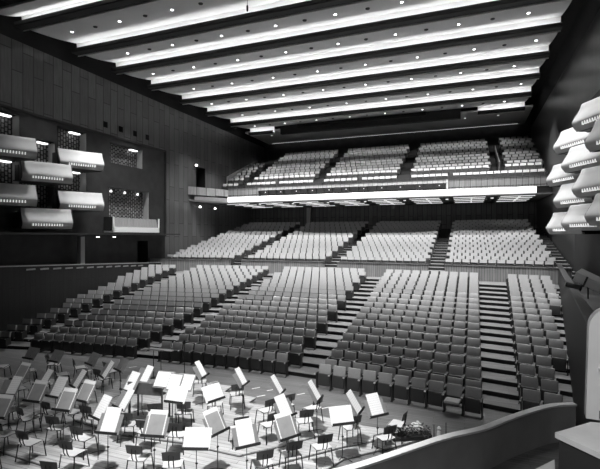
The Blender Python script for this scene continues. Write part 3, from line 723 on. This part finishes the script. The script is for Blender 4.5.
# conductor's desk : long dark board with wide open scores
cz = .18
p = at(145, 394, cz+.85); th = math.radians(8)
r = empty('conductor_desk', (p.x, p.y, cz), th, 'long dark wooden desk in front of the conductor with open scores', 'desk')
mb = MB(); mb.box((0, 0, 1.0), (1.12, .03, .34), 'podium wood'); mb.build('front_board', r)
mb = MB(); mb.box((0, .25, 1.02), (1.12, .42, .03), 'podium wood', None); mb.build('top', r)
for sx in (-1, 1):
    for y in (.04, .46):
        mb = MB(); mb.box((sx*.52, y, .5), (.04, .04, 1.0), 'steel black'); mb.build('leg', r)
CT = Matrix.Translation((0, .06, 1.1)) @ Matrix.Rotation(-math.radians(38), 4, 'X') @ Matrix.Translation((0, -.06, -1.05))
for i, (u, v, w) in enumerate(((149, 393, .5), (160, 396, .36), (171, 396, .48))):
    q = at(u, v, cz+1.1)
    q.x, q.y = q.x-.25*math.sin(th)*-1, q.y+.42
    rr = empty('music_stand', (q.x, q.y, cz), th-.05, 'broad music stand by the conductor desk, %s of three side by side' % ('left', 'middle', 'right')[i], 'music stand', 'broad stands by the conductor desk')
    mb = MB(); mb.rbox((0, .06, 1.28), (w+.06, .02, .5), 'stand desk', CT, .005); mb.build('desk', rr)
    mb = MB(); mb.tube([(0, .08, .02), (0, .08, 1.1)], .015, 'stand pole', 8); mb.lathe([(.2, 0), (.2, .015), (.03, .03)], 'steel black', (0, .08, 0), 16); mb.build('pole', rr)
    mb = MB(); mb.box((0, 0, 0), (w, .01, .42), 'sheet paper'); o = mb.build('sheet_music', loc=(0, 0, 0)); o.matrix_world = Matrix.Translation((q.x, q.y, cz)) @ Matrix.Rotation(th-.05, 4, 'Z') @ CT @ Matrix.Translation((0, .038, 1.28))
    tag(o, 'large bright white score behind the conductor desk, %s of three' % ('left', 'middle', 'right')[i], 'sheet music', 'large scores by the conductor desk')
# thin stands at the front of the stage
def pole_thing(name, u, v, h, label, top):
    q = at(u, v, 0); r = empty(name, (q.x, q.y, floor_z(q.x, q.y)), 0, label, 'microphone stand')
    mb = MB(); mb.tube([(0, 0, .02), (0, 0, h)], .014, 'steel black', 8); mb.build('pole', r)
    mb = MB(); mb.lathe([(.17, 0), (.17, .015), (.04, .03), (.02, .06)], 'steel black', n=18); mb.build('base', r)
    mb = MB()
    if top == 'bar': mb.rbox((0, 0, h+.02), (.95, .16, .035), 'stand desk', None, .01); mb.build('crossbar', r)
    else: mb.lathe([(.02, h), (.045, h+.03), (.045, h+.12), (.02, h+.16)], 'steel black', n=12); mb.build('microphone', r)
pole_thing('boom_stand', 161, 399, 1.5, 'tall black stand with flat grey crossbar at the conductor desk', 'bar')
pole_thing('boom_stand', 153.5, 378, 1.1, 'black stand with flat grey crossbar behind the conductor desk', 'bar')
pole_thing('microphone_stand', 184.5, 385, 1.35, 'slim black microphone stand right of the conductor desk', 'mic')
q = at(184, 387, .18); mb = MB(); mb.box((0, 0, .15), (.25, .3, .3), 'black case'); mb.box((0, 0, .305), (.2, .25, .012), 'steel black'); o = mb.build('black_box', loc=q); tag(o, 'small black box on the platform right of the conductor desk', 'box')
# light tape marks on the dark floor
for i, (u, v) in enumerate([(214, 382), (256, 388), (261, 396), (271, 390), (301, 394), (325, 408), (120, 369), (133, 367), (92, 370), (166, 374)]):
    q = at(u, v, 0.0); mb = MB(); mb.box((0, 0, .002), (.32, .05, .003), 'tape', Matrix.Rotation(.9, 4, 'Z')); o = mb.build('tape_mark', loc=q)
    tag(o, 'short white tape mark on the dark stage floor, %s of ten' % ORD[i], 'tape mark', 'white tape marks on the stage floor')
# flowers by the barrier
q = at(411, 437, .1); rf = empty('flower_trough', (q.x, q.y, floor_z(q.x, q.y)), .5, 'low dark plant bed with pale flowers beside the curved barrier', 'flowers')
mb = MB(); mb.rbox((0, 0, .06), (1.1, .3, .12), 'black case', None, .02); mb.build('trough', rf)
ml, mp = MB(), MB()
for i in range(260):
    x, y, z = random.uniform(-.55, .55), random.uniform(-.17, .17), random.uniform(.1, .3); a = random.uniform(0, 6.28); l = random.uniform(.06, .12); b_ = random.uniform(-.05, .1)
    c_, s_ = math.cos(a), math.sin(a)
    ml.face([(x, y, z), (x+l*.5*c_-.02*s_, y+l*.5*s_+.02*c_, z+b_*.6+.02), (x+l*c_, y+l*s_, z+b_), (x+l*.5*c_+.02*s_, y+l*.5*s_-.02*c_, z+b_*.6)], 'leaf')
for i in range(45):
    x, y, z = random.uniform(-.5, .3), random.uniform(-.15, .15), random.uniform(.27, .36)
    mp.lathe([(.005, 0), (.03, .012), (.035, .028), (.01, .03)], 'petal', (x, y, z), 7)
ml.build('foliage', rf); mp.build('blossoms', rf)
for i, (u, v) in enumerate(((417.5, 431), (439, 437))):
    q = at(u, v, .0); mb = MB(); mb.lathe([(.05, 0), (.06, .02), (.05, .16), (.025, .19), (.06, .24), (.03, .29)], 'petal', n=12); o = mb.build('white_vase', loc=(q.x, q.y, floor_z(q.x, q.y))); tag(o, 'small white upright object on the floor by the barrier, %s one' % ('left' if i == 0 else 'right'), 'floor object')
for i, (u, v) in enumerate(((434, 439), (446, 437))):
    q = at(u, v, 0); mb = MB(); mb.tube([(0, 0, 0), (0, 0, .4)], .012, 'steel black', 6); mb.lathe([(.08, 0), (.08, .01), (.02, .02)], 'steel black', n=12); o = mb.build('floor_rod', loc=(q.x, q.y, floor_z(q.x, q.y))); tag(o, 'short thin black rod standing behind the barrier, %s one' % ('left' if i == 0 else 'right'), 'rod')
# ------------------------------------------------------------------ curved barrier
bp = [(-9, -.5), (-6.3, 3.0), (-4.2, 6.0), (-2.9, 7.8), (-2.0, 8.8), (-.6, 10.55), (.26, 11.4), (.85, 12.2), (1.44, 12.95), (2.04, 13.6), (2.7, 14.0)]
bp = [Vector((x+9.7, y)) for x, y in bp]
def smooth_path(P, n=5):
    out = []
    for i in range(len(P)-1):
        a, b_, c, d = P[max(i-1, 0)], P[i], P[i+1], P[min(i+2, len(P)-1)]
        for k in range(n):
            t = k/n; out.append(.5*((2*b_)+(c-a)*t+(2*a-5*b_+4*c-d)*t*t+(3*b_-a-3*c+d)*t**3))
    return out+[P[-1]]
path = smooth_path(bp)
def offs(P, d):
    out = []
    for i, p in enumerate(P):
        t = (P[min(i+1, len(P)-1)]-P[max(i-1, 0)]).normalized(); out.append(p+Vector((t.y, -t.x))*d)
    return out
def ribbon(mb, a, b_, z0, z1, mt):
    for i in range(len(a)-1):
        A, B, Cc, D = a[i], a[i+1], b_[i+1], b_[i]
        mb.add([(A.x, A.y, z0), (B.x, B.y, z0), (Cc.x, Cc.y, z0), (D.x, D.y, z0), (A.x, A.y, z1), (B.x, B.y, z1), (Cc.x, Cc.y, z1), (D.x, D.y, z1)], [(0, 1, 5, 4), (2, 3, 7, 6), (4, 5, 6, 7), (0, 1, 2, 3)], mt)
r = empty('curved_barrier', (0, 0, 0), 0, 'curved wooden barrier with white top edge in front of the orchestra', 'barrier')
mb = MB(); ribbon(mb, offs(path, .0), offs(path, .10), 0, .97, 'barrier plain'); mb.build('panel', r)
mb = MB(); ribbon(mb, offs(path, -.03), offs(path, .15), .97, 1.02, 'white cap'); mb.build('top_cap', r)
# ------------------------------------------------------------------ right foreground
def ray(u, v, d): return Vector((CAM.x+(u-300)/FPX*d*ca-d*sa, CAM.y+(u-300)/FPX*d*sa+d*ca, CAM.z-(v-HZ)*d/FPX))
# desk ledge beside the camera
zt_ = 4.1
P = [at(555, 432.5, zt_), at(590.5, 422, zt_), at(660, 427, zt_), at(700, 500, zt_), at(606, 456, zt_)]
c = sum(P, Vector())/len(P); r = empty('ledge_desk', (c.x, c.y, 0), 0, 'dark cabinet with pale ledge top at the right edge near the camera', 'cabinet')
prof = [(p.x-c.x, p.y-c.y) for p in P]
mb = MB(); mb.prism(prof, 'z', zt_-.04, zt_, 'desk top'); mb.build('top', r)
mb = MB(); mb.prism([(x*.94, y*.94) for x, y in prof], 'z', 0, zt_-.04, 'box dark'); mb.build('body', r)
P = [at(533, 470, 3.2), at(554.5, 459.5, 3.2), at(556, 490, 3.2), at(520, 490, 3.2)]
c2 = sum(P, Vector())/4; r = empty('side_shelf', (c2.x, c2.y, 0), 0, 'small pale triangular shelf top below the ledge desk at the bottom edge', 'shelf')
mb = MB(); mb.prism([(p.x-c2.x, p.y-c2.y) for p in P], 'z', 3.17, 3.2, 'white paint'); mb.build('top', r)
mb = MB(); mb.prism([((p.x-c2.x)*.9, (p.y-c2.y)*.9) for p in P], 'z', 0, 3.17, 'box dark'); mb.build('body', r)
# rounded pale cabinet standing behind the desk
base = at(585, 423, zt_+0.0)
r = empty('rounded_cabinet', (base.x+.12, base.y+.1, zt_), YAW*.0-.1, 'tall pale grey panel with rounded top at the right edge, standing on the ledge', 'cabinet')
mb = MB(); pr = [(-.09, 0), (.35, 0), (.35, .93)]+[(.12-.19*math.sin(a*PI/2/6), .93-.0-.19*(1-math.cos(a*PI/2/6))) for a in range(7)]
mb.prism([(x, z) for x, z in pr], 'y', 0, .12, 'pale panel'); mb.build('panel', r, smooth=True)
mb = MB(); mb.box((.06, -.04, .42), (.13, .08, .025), 'white paint'); mb.build('bracket', r)
mb = MB(); mb.box((.05, -.045, .05), (.10, .08, .06), 'black case'); mb.tube([(.035, -.045, .02), (.035, -.045, .42)], .012, 'black case', 8); mb.build('latch', r)
# lantern on the right gallery rail
q = ray(588, 281, 12.6); r = empty('stage_lantern', (q.x, q.y, 3.8), -.5, 'tilted grey stage lantern on the right side gallery rail', 'spotlight')
g = q.z-3.8
M = Matrix.Translation((0, 0, g)) @ Matrix.Rotation(.45, 4, 'Y') @ Matrix.Rotation(.3, 4, 'X')
mb = MB(); mb.rbox((.05, 0, .05), (.75, .35, .3), 'pale panel', M, .03); mb.build('housing', r)
mb = MB(); mb.box((0, -.2, .05), (.05, .02, .34), 'steel black', M); mb.tube([(0, 0, .0), (0, 0, g)], .02, 'steel black', 8); mb.build('yoke', r)
mb = MB(); M2 = Matrix.Translation((-.28, -.1, g-.18)) @ Matrix.Rotation(PI/2+.2, 4, 'Y')
mb.lathe([(.07, -.25), (.07, .1), (.1, .14)], 'box dark', n=14, M=M2); mb.lathe([(.09, -.27), (.09, -.25), (.03, -.25)], 'white paint', n=14, M=M2); mb.build('lens_barrel', r)
# ------------------------------------------------------------------ light
W = bpy.data.worlds.new('world'); S.world = W; W.use_nodes = True
W.node_tree.nodes['Background'].inputs[0].default_value = (1, 1, 1, 1); W.node_tree.nodes['Background'].inputs[1].default_value = .012
def spot(name, loc, aim, power, ang, blend=.5, size=.3):
    l = bpy.data.lights.new(name, 'SPOT'); l.energy = power; l.spot_size = math.radians(ang); l.spot_blend = blend; l.shadow_soft_size = size
    o = bpy.data.objects.new(name, l); C.objects.link(o); o.location = loc
    o.rotation_euler = (Vector(aim)-Vector(loc)).to_track_quat('-Z', 'Y').to_euler(); return o
spot('stage_spot', (5.5, 6.5, 17), (4.2, 10.4, 0), 18000, 40, .7, .35)
spot('side_fill', (8.6, -.8, 8.6), (11.0, 8.0, 1.0), 900, 80, .8, .2)  # added unseen fill that brightens the barrier
spot('ledge_fill', (9.9, .7, 6.9), (11.9, 3.6, 4.3), 230, 60, .6, .1)  # added unseen fill for the ledge and the rounded panel
spot('stage_spot', (1.0, 5.5, 17), (1.5, 10.5, 0), 2500, 50, .9, .35)
spot('stage_spot', (-4.0, 6, 17), (-3.5, 11.5, 0), 1100, 50, .9, .3)
for (x, y, z, i) in dl_lamps:
    spot('downlight_lamp', (x, y, z), (x, y+2.5, 0), (600, 800, 1900, 4600, 3400, 2200, 3000, 7500, 1500)[i] , 80, .8, .12)
for j in range(9): spot('back_lamp', (-13+3.2*j, 49.6, CZ+.0), (-13+3.2*j, 50.6, 12), 330, 120, .8, .1)
# balcony underside spots for the rear stalls, box lights
for g in range(6):
    spot('under_balcony_lamp', (-13+5.2*g, 44.5, 9.0), (-13+5.2*g, 45.5, 3), 45, 150, .8, .2)
for side, cols in ((-1, L_COLS), (1, R_COLS)):
    pass
S.view_settings.view_transform = 'Standard'; S.view_settings.look = 'None'; S.view_settings.gamma = 1; S.view_settings.exposure = 0
S.view_settings.use_curve_mapping = False
